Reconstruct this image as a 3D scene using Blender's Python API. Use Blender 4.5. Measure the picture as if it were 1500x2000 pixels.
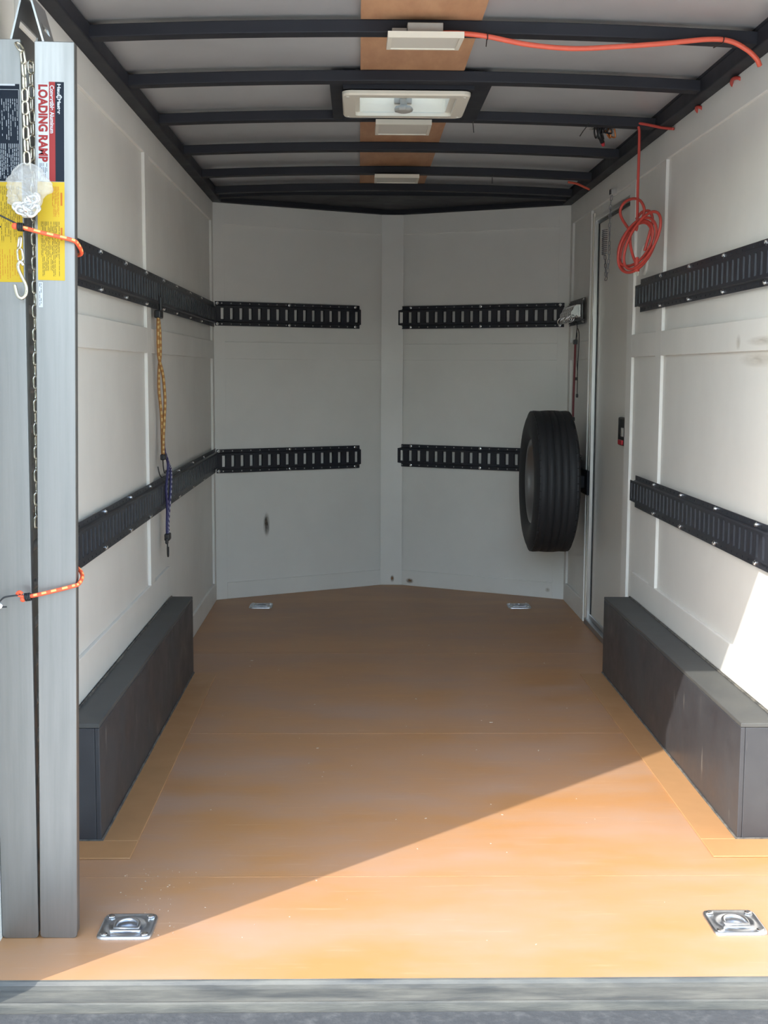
import bpy, math, random
from mathutils import Vector, Matrix
random.seed(7)
for o in list(bpy.data.objects): bpy.data.objects.remove(o, do_unlink=True)
S = bpy.context.scene
C = S.collection
# ---------------------------------------------------------------- camera, sky, sun, exposure
cam = bpy.data.cameras.new('camera'); co = bpy.data.objects.new('camera', cam); C.objects.link(co)
R_ = Vector((0.99979, -0.02006, 0.00448)); U_ = Vector((-0.00221, 0.11178, 0.99373)); F_ = Vector((0.02044, 0.99353, -0.11171))
co.matrix_world = Matrix((( R_.x, U_.x, -F_.x, -0.1687), (R_.y, U_.y, -F_.y, 0.0), (R_.z, U_.z, -F_.z, 1.2279), (0, 0, 0, 1)))
cam.sensor_fit = 'VERTICAL'; cam.sensor_height = 36.0; cam.lens = 44.165; cam.clip_start = 0.05; cam.clip_end = 500
S.camera = co
SUN = Vector((1.075, 1.0, -1.2)).normalized()
world = bpy.data.worlds.new('sky'); S.world = world; world.use_nodes = True
wn = world.node_tree.nodes; wl = world.node_tree.links
sky = wn.new('ShaderNodeTexSky'); sky.sky_type = 'NISHITA'; sky.sun_disc = False
sky.sun_elevation = math.asin(-SUN.z); sky.sun_rotation = math.atan2(-SUN.x, -SUN.y)
sky.air_density = 1.0; sky.dust_density = 0.6; sky.ozone_density = 1.0
tint = wn.new('ShaderNodeMix'); tint.data_type = 'RGBA'; tint.blend_type = 'MULTIPLY'; tint.inputs[0].default_value = 1.0; tint.inputs[7].default_value = (1.10, 1.0, 0.84, 1)
wl.new(sky.outputs[0], tint.inputs[6]); wl.new(tint.outputs[2], wn['Background'].inputs[0]); wn['Background'].inputs[1].default_value = 0.80
sl = bpy.data.lights.new('sun', 'SUN'); sl.energy = 3.75; sl.angle = 0.0075; sl.color = (1.0, 0.955, 0.86)
so = bpy.data.objects.new('sun', sl); C.objects.link(so); so.rotation_euler = (-SUN).to_track_quat('Z', 'Y').to_euler(); so.location = (-6, -6, 8)
S.view_settings.view_transform = 'Standard'; S.view_settings.look = 'None'; S.view_settings.gamma = 1.0
S.view_settings.use_curve_mapping = False; S.view_settings.exposure = 0.67

# ---------------------------------------------------------------- materials
def mat(name, col, rough=0.5, metal=0.0, col2=None, scale=6.0, stretch=(1, 1, 1), bump=0.0, bscale=40.0, rough2=None, spec=0.5, detail=4.0, lo=0.35, hi=0.65, coat=0.0):
    m = bpy.data.materials.new(name); m.use_nodes = True
    n = m.node_tree.nodes; l = m.node_tree.links; b = n['Principled BSDF']
    b.inputs['Base Color'].default_value = (*col, 1); b.inputs['Roughness'].default_value = rough; b.inputs['Metallic'].default_value = metal
    b.inputs['Specular IOR Level'].default_value = spec
    b.inputs['Coat Weight'].default_value = coat
    tc = n.new('ShaderNodeTexCoord'); mp = n.new('ShaderNodeMapping'); mp.inputs['Scale'].default_value = stretch
    l.new(tc.outputs['Object'], mp.inputs[0])
    if col2 is not None or rough2 is not None:
        nz = n.new('ShaderNodeTexNoise'); nz.inputs['Scale'].default_value = scale; nz.inputs['Detail'].default_value = detail; nz.inputs['Roughness'].default_value = 0.6
        l.new(mp.outputs[0], nz.inputs['Vector'])
        mr = n.new('ShaderNodeMapRange'); mr.inputs[1].default_value = lo; mr.inputs[2].default_value = hi; l.new(nz.outputs[0], mr.inputs[0])
        if col2 is not None:
            mx = n.new('ShaderNodeMix'); mx.data_type = 'RGBA'; mx.inputs[6].default_value = (*col, 1); mx.inputs[7].default_value = (*col2, 1)
            l.new(mr.outputs[0], mx.inputs[0]); l.new(mx.outputs[2], b.inputs['Base Color'])
        if rough2 is not None:
            r2 = n.new('ShaderNodeMapRange'); r2.inputs[3].default_value = rough; r2.inputs[4].default_value = rough2
            l.new(mr.outputs[0], r2.inputs[0]); l.new(r2.outputs[0], b.inputs['Roughness'])
    if bump:
        bn = n.new('ShaderNodeTexNoise'); bn.inputs['Scale'].default_value = bscale; bn.inputs['Detail'].default_value = 3
        l.new(mp.outputs[0], bn.inputs['Vector'])
        bp = n.new('ShaderNodeBump'); bp.inputs['Strength'].default_value = bump; bp.inputs['Distance'].default_value = 0.01
        l.new(bn.outputs[0], bp.inputs['Height']); l.new(bp.outputs[0], b.inputs['Normal'])
    return m

M = {}
M['white'] = mat('white_paint', (0.80, 0.785, 0.74), 0.42, col2=(0.74, 0.725, 0.685), scale=1.7, bump=0.05, bscale=9, rough2=0.55)
M['floor'] = mat('floor_paint', (0.44, 0.22, 0.088), 0.36, col2=(0.405, 0.252, 0.168), scale=1.6, stretch=(1, 2.2, 1), rough2=0.52, bump=0.03, bscale=25, detail=8, spec=0.35)
_n = M['floor'].node_tree.nodes; _l = M['floor'].node_tree.links; _b = _n['Principled BSDF']
_tc = _n.new('ShaderNodeTexCoord'); _mp = _n.new('ShaderNodeMapping'); _mp.inputs['Scale'].default_value = (2.2, 34, 1); _mp.inputs['Rotation'].default_value = (0, 0, 0.06); _l.new(_tc.outputs['Object'], _mp.inputs[0])
_nz = _n.new('ShaderNodeTexNoise'); _nz.inputs['Scale'].default_value = 2.0; _nz.inputs['Detail'].default_value = 10; _nz.inputs['Roughness'].default_value = 0.65; _l.new(_mp.outputs[0], _nz.inputs['Vector'])
_mr = _n.new('ShaderNodeMapRange'); _mr.inputs[1].default_value = 0.60; _mr.inputs[2].default_value = 0.74; _mr.inputs[4].default_value = 0.40; _l.new(_nz.outputs[0], _mr.inputs[0])
_mx = _n.new('ShaderNodeMix'); _mx.data_type = 'RGBA'; _mx.inputs[7].default_value = (0.58, 0.40, 0.27, 1); _l.new(_b.inputs['Base Color'].links[0].from_socket, _mx.inputs[6]); _l.new(_mr.outputs[0], _mx.inputs[0]); _l.new(_mx.outputs[2], _b.inputs['Base Color'])
M['seam'] = mat('seam_filler', (0.70, 0.50, 0.30), 0.8, col2=(0.30, 0.14, 0.06), scale=14, lo=0.45, hi=0.6)
M['apron'] = mat('floor_paint_boards', (0.44, 0.235, 0.105), 0.4, col2=(0.40, 0.22, 0.10), scale=3, rough2=0.55)
M['steel'] = mat('black_steel', (0.014, 0.015, 0.021), 0.5, col2=(0.02, 0.021, 0.028), scale=5, rough2=0.62, spec=0.3)
M['track'] = mat('black_track_enamel', (0.019, 0.021, 0.029), 0.40, spec=0.5)
M['box'] = mat('black_box_paint', (0.036, 0.038, 0.046), 0.33, col2=(0.052, 0.055, 0.062), scale=4, rough2=0.52, bump=0.04, bscale=30)
_n = M['box'].node_tree.nodes; _l = M['box'].node_tree.links; _b = _n['Principled BSDF']
_tc = _n.new('ShaderNodeTexCoord'); _mp = _n.new('ShaderNodeMapping'); _mp.inputs['Scale'].default_value = (9, 9, 1.6); _l.new(_tc.outputs['Object'], _mp.inputs[0])
_nz = _n.new('ShaderNodeTexNoise'); _nz.inputs['Scale'].default_value = 4.0; _nz.inputs['Detail'].default_value = 9; _l.new(_mp.outputs[0], _nz.inputs['Vector'])
_mr = _n.new('ShaderNodeMapRange'); _mr.inputs[1].default_value = 0.66; _mr.inputs[2].default_value = 0.76; _mr.inputs[4].default_value = 0.55; _l.new(_nz.outputs[0], _mr.inputs[0])
_mx = _n.new('ShaderNodeMix'); _mx.data_type = 'RGBA'; _mx.inputs[7].default_value = (0.24, 0.23, 0.21, 1); _l.new(_b.inputs['Base Color'].links[0].from_socket, _mx.inputs[6]); _l.new(_mr.outputs[0], _mx.inputs[0]); _l.new(_mx.outputs[2], _b.inputs['Base Color'])
M['edge'] = mat('worn_caulk', (0.05, 0.05, 0.05), 0.7, col2=(0.16, 0.15, 0.13), scale=30)
M['roof'] = mat('galvanised_roof_sheet', (0.73, 0.73, 0.745), 0.42, metal=0.6, col2=(0.64, 0.64, 0.655), scale=1.5, bump=0.35, bscale=2.2)
M['luan'] = mat('luan_plywood', (0.52, 0.29, 0.16), 0.6, col2=(0.42, 0.22, 0.12), scale=5, stretch=(4, 1, 1), detail=8)
M['alu'] = mat('brushed_aluminium', (0.285, 0.275, 0.265), 0.36, metal=0.85, col2=(0.235, 0.23, 0.22), scale=2.0, stretch=(14, 14, 0.7), rough2=0.46, detail=6, bump=0.02, bscale=12)
M['boxtop'] = mat('dusty_black_box_paint', (0.058, 0.061, 0.063), 0.55, col2=(0.085, 0.087, 0.083), scale=5, rough2=0.7, bump=0.04, bscale=30, detail=8)
M['frame'] = mat('door_frame_aluminium', (0.78, 0.77, 0.74), 0.28, metal=0.9)
M['aludk'] = mat('mill_aluminium', (0.40, 0.41, 0.42), 0.42, metal=1.0)
M['chrome'] = mat('bright_zinc', (0.85, 0.86, 0.87), 0.16, metal=1.0)
M['zinc'] = mat('zinc_plate', (0.70, 0.73, 0.78), 0.28, metal=1.0, col2=(0.50, 0.52, 0.55), scale=25, rough2=0.45)
M['gold'] = mat('yellow_zinc', (0.62, 0.59, 0.49), 0.22, metal=1.0)
M['fitting'] = mat('zinc_fitting', (0.62, 0.62, 0.60), 0.25, metal=0.95)
M['dull'] = mat('dull_steel', (0.26, 0.26, 0.27), 0.4, metal=0.9)
M['sill'] = mat('worn_sill_paint', (0.055, 0.058, 0.058), 0.5, col2=(0.13, 0.128, 0.112), scale=5, stretch=(1, 6, 6), rough2=0.6, bump=0.1, bscale=45, detail=8)
M['sill2'] = mat('rubber_bumper', (0.055, 0.058, 0.062), 0.6, col2=(0.095, 0.097, 0.098), scale=30, bump=0.25, bscale=60, lo=0.5, hi=0.75)
M['tyre'] = mat('tyre_rubber', (0.016, 0.017, 0.020), 0.62, bump=0.1, bscale=40)
M['rim'] = mat('grey_wheel_paint', (0.30, 0.31, 0.32), 0.30, metal=0.8)
M['plastic'] = mat('ivory_plastic', (0.74, 0.70, 0.60), 0.4)
M['diffuser'] = mat('light_diffuser', (0.66, 0.63, 0.56), 0.5)
M['grey'] = mat('grey_box_enamel', (0.36, 0.35, 0.32), 0.45)
M['door'] = mat('tan_door_skin', (0.68, 0.655, 0.60), 0.38)
M['blackp'] = mat('black_plastic', (0.012, 0.012, 0.014), 0.4)
M['red'] = mat('red_plastic', (0.45, 0.02, 0.03), 0.4)
M['cord'] = mat('orange_cord_jacket', (0.70, 0.115, 0.065), 0.42)
M['cord2'] = mat('red_orange_cord_jacket', (0.48, 0.06, 0.045), 0.42)
M['bung_o'] = mat('orange_bungee_sheath', (0.82, 0.10, 0.035), 0.6)
M['bung_y'] = mat('pale_orange_thread', (0.95, 0.42, 0.14), 0.6)
M['bung_g'] = mat('gold_bungee_sheath', (0.34, 0.155, 0.04), 0.6)
M['bung_gt'] = mat('dark_bungee_thread', (0.55, 0.38, 0.15), 0.6)
M['bung_b'] = mat('blue_bungee_sheath', (0.035, 0.033, 0.11), 0.6)
M['bung_w'] = mat('white_bungee_thread', (0.42, 0.42, 0.50), 0.6)
M['bung_r'] = mat('dark_red_sheath', (0.16, 0.025, 0.03), 0.6)
M['flake'] = mat('pale_flakes', (0.62, 0.55, 0.45), 0.6)
M['st_dark'] = mat('sticker_dark', (0.008, 0.012, 0.020), 0.5, spec=0.15)
M['st_red'] = mat('sticker_red', (0.26, 0.030, 0.028), 0.5, spec=0.15)
M['st_white'] = mat('sticker_white', (0.46, 0.47, 0.49), 0.5, spec=0.2)
M['st_yellow'] = mat('sticker_yellow', (0.50, 0.33, 0.022), 0.5, spec=0.2)
M['st_print'] = mat('sticker_orange_print', (0.42, 0.12, 0.015), 0.5, spec=0.2)
M['rust'] = mat('rust_stain', (0.20, 0.10, 0.05), 0.8, col2=(0.33, 0.2, 0.1), scale=60)
M['smear'] = mat('dark_scuff', (0.18, 0.15, 0.13), 0.7)
M['copper'] = mat('copper_wire', (0.5, 0.18, 0.06), 0.35, metal=0.8)
M['ground'] = mat('concrete_yard', (0.66, 0.635, 0.575), 0.9, col2=(0.58, 0.555, 0.50), scale=2)
M['yard'] = mat('sky_blocker_wall', (0.20, 0.20, 0.18), 0.9, col2=(0.13, 0.14, 0.11), scale=1.5)  # dark surface of the added, out-of-view wall that blocks horizon sky
M['ext'] = mat('trailer_skin', (0.6, 0.6, 0.6), 0.4)
def mixmat(name, col, fac, trans=False):
    m = bpy.data.materials.new(name); m.use_nodes = True; n = m.node_tree.nodes; l = m.node_tree.links
    out = n['Material Output']; b = n['Principled BSDF']; b.inputs['Base Color'].default_value = (*col, 1); b.inputs['Roughness'].default_value = 0.15 if not trans else 0.4
    t = n.new('ShaderNodeBsdfTranslucent' if trans else 'ShaderNodeBsdfTransparent')
    t.inputs[0].default_value = (0.26, 0.31, 0.34, 1) if trans else (0.97, 0.97, 0.97, 1)
    mx = n.new('ShaderNodeMixShader'); mx.inputs[0].default_value = fac
    l.new(b.outputs[0], mx.inputs[1]); l.new(t.outputs[0], mx.inputs[2]); l.new(mx.outputs[0], out.inputs[0])
    return m
M['wrap'] = mixmat('bubble_film', (0.66, 0.63, 0.59), 0.70)
M['lid'] = mixmat('vent_dome_plastic', (0.35, 0.38, 0.40), 0.5, True)

# ---------------------------------------------------------------- mesh helpers
class MB:
    def __init__(s): s.v = []; s.f = []; s.mi = []
    def add(s, vs, fs, T=None, mi=0):
        b = len(s.v); s.v += [tuple(T @ Vector(p)) if T else tuple(p) for p in vs]
        s.f += [tuple(b + i for i in f) for f in fs]; s.mi += [mi] * len(fs); return s
    def box(s, x0, x1, y0, y1, z0, z1, T=None, mi=0):
        vs = [(x, y, z) for z in (z0, z1) for y in (y0, y1) for x in (x0, x1)]
        return s.add(vs, [(0, 2, 3, 1), (4, 5, 7, 6), (0, 1, 5, 4), (2, 6, 7, 3), (0, 4, 6, 2), (1, 3, 7, 5)], T, mi)
    def prism(s, poly, z0, z1, T=None, mi=0):
        n = len(poly); vs = [(x, y, z0) for x, y in poly] + [(x, y, z1) for x, y in poly]
        return s.add(vs, [tuple(range(n - 1, -1, -1)), tuple(range(n, 2 * n))] + [(i, (i + 1) % n, n + (i + 1) % n, n + i) for i in range(n)], T, mi)
    def tube(s, pts, r, n=8, closed=False, T=None, dash=None, caps=True):
        P = [Vector(p) for p in pts]; m = len(P); rr = r if isinstance(r, (list, tuple)) else [r] * m
        tg = []
        for i in range(m):
            a = P[(i - 1) % m] if closed or i > 0 else P[i]; c = P[(i + 1) % m] if closed or i < m - 1 else P[i]
            tg.append((c - a).normalized() if (c - a).length > 1e-9 else Vector((0, 0, 1)))
        u = tg[0].orthogonal().normalized(); rings = []
        for i in range(m):
            u = (u - tg[i] * u.dot(tg[i])); u = u.normalized() if u.length > 1e-6 else tg[i].orthogonal().normalized()
            w = tg[i].cross(u); rings.append([P[i] + (u * math.cos(2 * math.pi * k / n) + w * math.sin(2 * math.pi * k / n)) * rr[i] for k in range(n)])
        vs = [p for g in rings for p in g]; b = len(s.v); s.v += [tuple(T @ p) if T else tuple(p) for p in vs]
        for i in range(m if closed else m - 1):
            j = (i + 1) % m
            for k in range(n):
                s.f.append((b + i * n + k, b + i * n + (k + 1) % n, b + j * n + (k + 1) % n, b + j * n + k))
                s.mi.append(1 if dash and dash(i, k) else 0)
        if not closed and caps:
            s.f.append(tuple(b + k for k in range(n - 1, -1, -1))); s.mi.append(0)
            s.f.append(tuple(b + (m - 1) * n + k for k in range(n))); s.mi.append(0)
        return s
    def lathe(s, prof, n=32, T=None, mi=0):      # prof: (r, z) about local Z
        m = len(prof); vs = [(r * math.cos(2 * math.pi * k / n), r * math.sin(2 * math.pi * k / n), z) for r, z in prof for k in range(n)]
        return s.add(vs, [(i * n + k, i * n + (k + 1) % n, (i + 1) * n + (k + 1) % n, (i + 1) * n + k) for i in range(m - 1) for k in range(n)], T, mi)
    def mesh(s, name, mats, off=(0, 0, 0), smooth=False):
        me = bpy.data.meshes.new(name); me.from_pydata([(x - off[0], y - off[1], z - off[2]) for x, y, z in s.v], [], s.f)
        for m in (mats if isinstance(mats, (list, tuple)) else [mats]): me.materials.append(M[m])
        if any(s.mi): me.polygons.foreach_set('material_index', s.mi)
        if smooth: me.polygons.foreach_set('use_smooth', [True] * len(me.polygons))
        me.update(); return me

def tag(o, label=None, cat=None, group=None, kind=None):
    if label: o['label'] = label
    if cat: o['category'] = cat
    if group: o['group'] = group
    if kind: o['kind'] = kind
    return o
ORG = {}
def thing(name, loc, label, cat, group=None, rot=(0, 0, 0)):
    o = bpy.data.objects.new(name, None); C.objects.link(o); o.location = loc; o.rotation_euler = rot; o.empty_display_size = 0.05
    ORG[o] = Vector(loc); return tag(o, label, cat, group)
def put(name, me, parent=None, loc=(0, 0, 0), rot=None, bevel=0):
    o = bpy.data.objects.new(name, me); C.objects.link(o); o.location = loc
    if rot is not None:
        if isinstance(rot, Matrix): o.rotation_euler = rot.to_euler()
        else: o.rotation_euler = rot
    if parent: o.parent = parent
    if bevel:
        b = o.modifiers.new('bevel', 'BEVEL'); b.width = bevel; b.segments = 2; b.limit_method = 'ANGLE'; b.angle_limit = 0.7
    return o
def obj(name, mb, mats, parent=None, smooth=False, bevel=0, label=None, local=False):
    """mesh given in world coordinates (or local=True: in the parent's own frame)"""
    off = (0, 0, 0)
    if parent is not None and not local: off = ORG.get(parent, Vector((0, 0, 0)))
    o = put(name, mb.mesh(name, mats, off, smooth), parent, bevel=bevel)
    ORG[o] = Vector(off)
    if label: o['label'] = label
    return o
def struct(name, mb, mats, **k):
    o = obj(name, mb, mats, **k); o['kind'] = 'structure'; return o
def frame(o, u, n):                                # local x along u, y along n, z up
    u = Vector(u).normalized(); n = Vector(n).normalized(); w = Vector((0, 0, 1))
    return Matrix(((u.x, n.x, w.x, o[0]), (u.y, n.y, w.y, o[1]), (u.z, n.z, w.z, o[2]), (0, 0, 0, 1)))
def smoothpath(pts, k=6, closed=False):            # Catmull-Rom
    P = [Vector(p) for p in pts]; n = len(P); out = []
    for i in range(n if closed else n - 1):
        g = (lambda j: P[j % n]) if closed else (lambda j: P[max(0, min(n - 1, j))])
        a, b, c, d = g(i - 1), g(i), g(i + 1), g(i + 2)
        for q in range(k):
            t = q / k; out.append(0.5 * ((2 * b) + (c - a) * t + (2 * a - 5 * b + 4 * c - d) * t * t + (3 * b - a - 3 * c + d) * t ** 3))
    if not closed: out.append(P[-1])
    return out

# ---------------------------------------------------------------- trailer shell
WL, WR, H = -0.94, 0.954, 2.094
YR = 2.298                                        # rear face of the opening
N = Vector((0.02, 7.2, 0)); A = Vector((-0.94, 6.68, 0)); B = Vector((0.954, 6.70, 0))
dl = (A - N).normalized(); dr = (B - N).normalized()
nl = Vector((-dl.y, dl.x, 0));  nl = nl if nl.y < 0 else -nl
nr = Vector((-dr.y, dr.x, 0));  nr = nr if nr.y < 0 else -nr
FL = frame(N, dl, nl); FR = frame(N, dr, nr)      # along the nose wall, out of it, up
LL, LR = (A - N).length, (B - N).length
bt = 0.012                                        # batten thickness

struct('ground', MB().box(-60, 60, -60, 60, -0.62, -0.60), 'ground')
struct('wall_sky_blocker', MB().box(-26, 26, -14.4, -14, -0.6, 3.6), 'yard')   # unseen wall added behind the viewer to block bright horizon sky
# floor: base plus plywood sheets
YS = [2.434, 2.95, 4.169, 5.388]
fl = struct('floor', MB().prism([(-0.99, 2.44), (0.99, 2.44), (0.99, 6.72), (0.02, 7.24), (-0.99, 6.72)], -0.05, -0.0012), 'seam')
g = 0.0016
for i in range(3):
    obj('floor_panel', MB().box(WL, WR, YS[i] + (g if i else 0), YS[i + 1] - g, -0.0012, 0.0), 'floor', fl)
obj('floor_panel', MB().prism([(WL, YS[3] + g), (WR, YS[3] + g), (WR, B.y), (N.x, N.y), (WL, A.y)], -0.0012, 0.0), 'floor', fl)
for x0, x1, xo in ((-0.838, -0.742, WL), (0.737, 0.833, WR)):
    obj('apron_board', MB().box(x0, x1, 3.181, 5.0, 0.0, 0.0045), 'apron', fl, bevel=0.002)
    a, b = (xo, x1) if xo < 0 else (x0, xo)
    obj('apron_board', MB().box(a, b, 3.062, 3.180, 0.0, 0.0045), 'apron', fl, bevel=0.002)

# side walls
wL = struct('wall_left', MB().box(-1.0, WL, YR + 0.10, 6.72, -0.05, 2.21), 'white')
D0, D1, DZ = 5.237, 6.052, 1.955                  # door opening in the right wall
wR = struct('wall_right', MB().box(WR, 1.015, YR + 0.10, D0, -0.05, 2.21).box(WR, 1.015, D1, 6.72, -0.05, 2.21).box(WR, 1.015, D0, D1, DZ, 2.21), 'white')
wFL = struct('wall_front_left', MB().box(-0.04, LL + 0.06, -0.06, 0, -0.05, 2.21, FL), 'white')
wFR = struct('wall_front_right', MB().box(-0.04, LR + 0.06, -0.06, 0, -0.05, 2.21, FR), 'white')
def battenL(y0, y1, z0, z1, t=bt): obj('batten', MB().box(WL, WL + t, y0, y1, z0, z1), 'white', wL, bevel=0.0015)
def battenR(y0, y1, z0, z1, t=bt): obj('batten', MB().box(WR - t, WR, y0, y1, z0, z1), 'white', wR, bevel=0.0015)
VL0, VL1 = 4.572, 4.660
battenL(2.93, 6.60, 1.993, H); battenL(VL0, VL1, 0.44, 1.993)
battenL(2.93, VL0, 1.288, 1.378); battenL(VL1, 6.60, 1.288, 1.378)
battenL(2.93, 5.03, 0.318, 0.44); battenL(6.60, 6.665, 0.0, H)
VR0, VR1 = 4.635, 4.725
battenR(2.42, 6.63, 1.993, H); battenR(VR0, VR1, 0.42, 1.993); battenR(5.135, D0 - 0.002, 0.0, 1.993)
battenR(2.42, VR0, 1.288, 1.378); battenR(VR1, 5.135, 1.288, 1.378); battenR(2.42, 5.03, 0.318, 0.42)
battenR(6.12, 6.63, 1.288, 1.378); battenR(6.63, 6.69, 0.0, H); battenR(D1 + 0.05, D1 + 0.068, 0.0, 1.993)
for T, L, w, s in ((FL, LL, wFL, 1), (FR, LR, wFR, 1)):
    def bf(u0, u1, z0, z1, t=0.009): obj('batten', MB().box(u0, u1, 0, t, z0, z1, T), 'white', w, bevel=0.0015)
    bf(0.05, L - 0.07, 1.985, H); bf(0.05, L - 0.07, 1.287, 1.377); bf(L - 0.07, L - 0.002, 0.0, H, 0.011)
# flat board over the nose joint
obj('corner_board', MB().prism([(N.x - 0.062, N.y - 0.045), (N.x + 0.062, N.y - 0.045), (N.x + 0.02, N.y - 0.002), (N.x - 0.02, N.y - 0.002)], 0, H), 'white', wFR, bevel=0.002)
struct('baseboard_left', MB().box(WL, WL + bt, 5.03, 6.60, 0, 0.10), 'white', bevel=0.002)
struct('baseboard_right', MB().box(WR - bt, WR, D1 + 0.068, 6.63, 0, 0.10), 'white', bevel=0.002)
struct('baseboard_front_left', MB().box(0.05, LL - 0.07, 0, 0.010, 0, 0.088, FL), 'white', bevel=0.002)
struct('baseboard_front_right', MB().box(0.05, LR - 0.07, 0, 0.010, 0, 0.088, FR), 'white', bevel=0.002)

# roof
def zc(x): return 0.024 * (1 - (x / 0.95) ** 2)
VX0, VX1, VY0, VY1 = -0.165, 0.125, 4.15, 4.42   # vent opening
xs = [-0.99, -0.8, -0.6, -0.4, -0.28, VX0, -0.02, VX1, 0.24, 0.4, 0.6, 0.8, 1.0]; ys = [2.30, 3.0, 3.6, VY0, VY1, 5.0, 5.6, 6.2, 6.8, 7.25]
rf = MB()
for j in range(len(ys) - 1):
    for i in range(len(xs) - 1):
        if ys[j] == VY0 and VX0 <= xs[i] < VX1: continue
        q = [(xs[i], ys[j]), (xs[i + 1], ys[j]), (xs[i + 1], ys[j + 1]), (xs[i], ys[j + 1])]
        rf.add([(x, y, 2.148 + zc(x)) for x, y in q], [(0, 1, 2, 3)])
ceil = struct('ceiling', rf, 'roof', smooth=True)
rail = MB()
for x0, x1 in ((WL - 0.05, -0.884), (0.898, WR + 0.05)):
    obj('side_rail', MB().box(x0, x1, 2.30, 6.74, H, 2.140).box(x0, x1 - 0.012 if x0 < 0 else x1, 2.30, 6.74, 2.140, 2.21), 'steel', ceil, bevel=0.004)
for T, L in ((FL, LL), (FR, LR)):
    obj('front_rail', MB().box(-0.02, L, -0.05, 0.035, H + 0.001, 2.20, T), 'steel', ceil, bevel=0.004)
obj('nose_plate', MB().prism([(-0.886, 6.56), (0.90, 6.56), (0.90, 6.72), (0.02, 7.19), (-0.886, 6.72)], 2.118, 2.122), 'steel', ceil)
def bow(yf, zb=2.100, h=0.034, w=0.052):
    m = MB(); n = 24; vs = []
    for i in range(n + 1):
        x = -0.886 + (0.90 + 0.886) * i / n; c = zc(x)
        vs += [(x, yf - w, zb + c), (x, yf, zb + c), (x, yf, zb + h + c), (x, yf - w, zb + h + c)]
    fs = []
    for i in range(n):
        b = 4 * i; fs += [(b + k, b + (k + 1) % 4, b + 4 + (k + 1) % 4, b + 4 + k) for k in range(4)]
    m.add(vs, fs); return obj('roof_bow', m, 'steel', ceil, bevel=0.003)
BOWS = [2.90, 3.52, 4.085, 4.685, 5.32, 5.93, 6.46, 6.62]
for y in BOWS: bow(y)
def strip(y0, y1, x0=-0.165, x1=0.158):
    m = MB(); n = 8; vs = []
    for i in range(n + 1):
        x = x0 + (x1 - x0) * i / n; z = 2.1345 + zc(x); vs += [(x, y0, z), (x, y1, z), (x, y1, z + 0.008), (x, y0, z + 0.008)]
    fs = [(4 * i + k, 4 * i + (k + 1) % 4, 4 * i + 4 + (k + 1) % 4, 4 * i + 4 + k) for i in range(n) for k in range(4)] + [(0, 1, 2, 3), (4 * n + 3, 4 * n + 2, 4 * n + 1, 4 * n)]
    m.add(vs, fs); obj('plywood_strip', m, 'luan', ceil)
strip(2.31, 4.07); strip(4.66, 6.55)
for x0, x1 in ((-0.262, -0.222), (0.196, 0.250)):  # framing either side of the roof vent
    obj('vent_framing', MB().box(x0, x1, 4.087, 4.632, 2.124, 2.15), 'steel', ceil)
obj('vent_framing', MB().box(-0.22, 0.195, 4.46, 4.50, 2.124, 2.15), 'steel', ceil); obj('vent_framing', MB().box(-0.22, 0.195, 4.087, 4.128, 2.112, 2.172), 'steel', ceil)

# rear frame: posts, header, sill
struct('trim_1', MB().box(-1.03, -0.955, YR, YR + 0.10, -0.30, 2.25), 'ext')
struct('trim_2', MB().box(0.966, 1.03, YR, YR + 0.10, -0.30, 2.25), 'ext')
struct('trim_3', MB().box(-1.03, 1.03, YR, YR + 0.08, 2.062, 2.25), 'ext')
sill = struct('trim_4', MB().prism([(2.4335, -0.0005), (2.429, -0.002), (2.4245, -0.0085), (2.4215, -0.0095), (2.414, -0.0125), (2.374, -0.0165), (2.367, -0.0145), (2.3625, -0.0165), (2.361, -0.05), (2.4335, -0.05)], -0.99, 0.99, Matrix(((0, 0, 1, 0), (1, 0, 0, 0), (0, 1, 0, 0), (0, 0, 0, 1)))), 'sill')
obj('bumper_plate', MB().box(-1.03, 1.03, 2.16, 2.3605, -0.30, -0.031), 'sill2', sill, bevel=0.006)

# ---------------------------------------------------------------- side door
dr1 = struct('door_1', MB().box(0.969, 1.012, D0 + 0.003, D1 - 0.003, 0.02, DZ - 0.002), 'door')
obj('door_frame', MB().box(0.948, 0.9685, D1 - 0.022, D1 + 0.004, 0, DZ).box(0.948, 0.9685, D0 + 0.002, D0 + 0.016, 0, DZ)
    .box(0.950, 0.9685, D0 + 0.016, D1 - 0.022, DZ - 0.022, DZ), 'frame', dr1, bevel=0.002)
obj('frame_flange', MB().box(0.946, 0.954, D1 + 0.004, D1 + 0.034, 0, DZ + 0.02), 'plastic', dr1, bevel=0.001)
obj('door_gasket', MB().box(0.963, 0.9685, D1 - 0.034, D1 - 0.022, 0.03, DZ - 0.022).box(0.963, 0.9685, D0 + 0.016, D1 - 0.03, DZ - 0.034, DZ - 0.022), 'blackp', dr1)
obj('threshold', MB().box(0.940, 0.9685, D0 + 0.016, D1 + 0.004, 0.0, 0.028).box(0.960, 0.9685, D0 + 0.016, D1 - 0.022, 0.028, 0.05), 'aludk', dr1, bevel=0.003)
lt = obj('door_latch', MB().box(0.950, 0.9685, 5.275, 5.405, 0.915, 1.035), 'blackp', dr1, bevel=0.006)
obj('latch_button', MB().box(0.943, 0.9505, 5.29, 5.37, 0.920, 0.940), 'red', lt, bevel=0.002)
obj('latch_paddle', MB().box(0.945, 0.9505, 5.285, 5.32, 0.955, 0.992), 'grey', lt, bevel=0.002)

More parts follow.
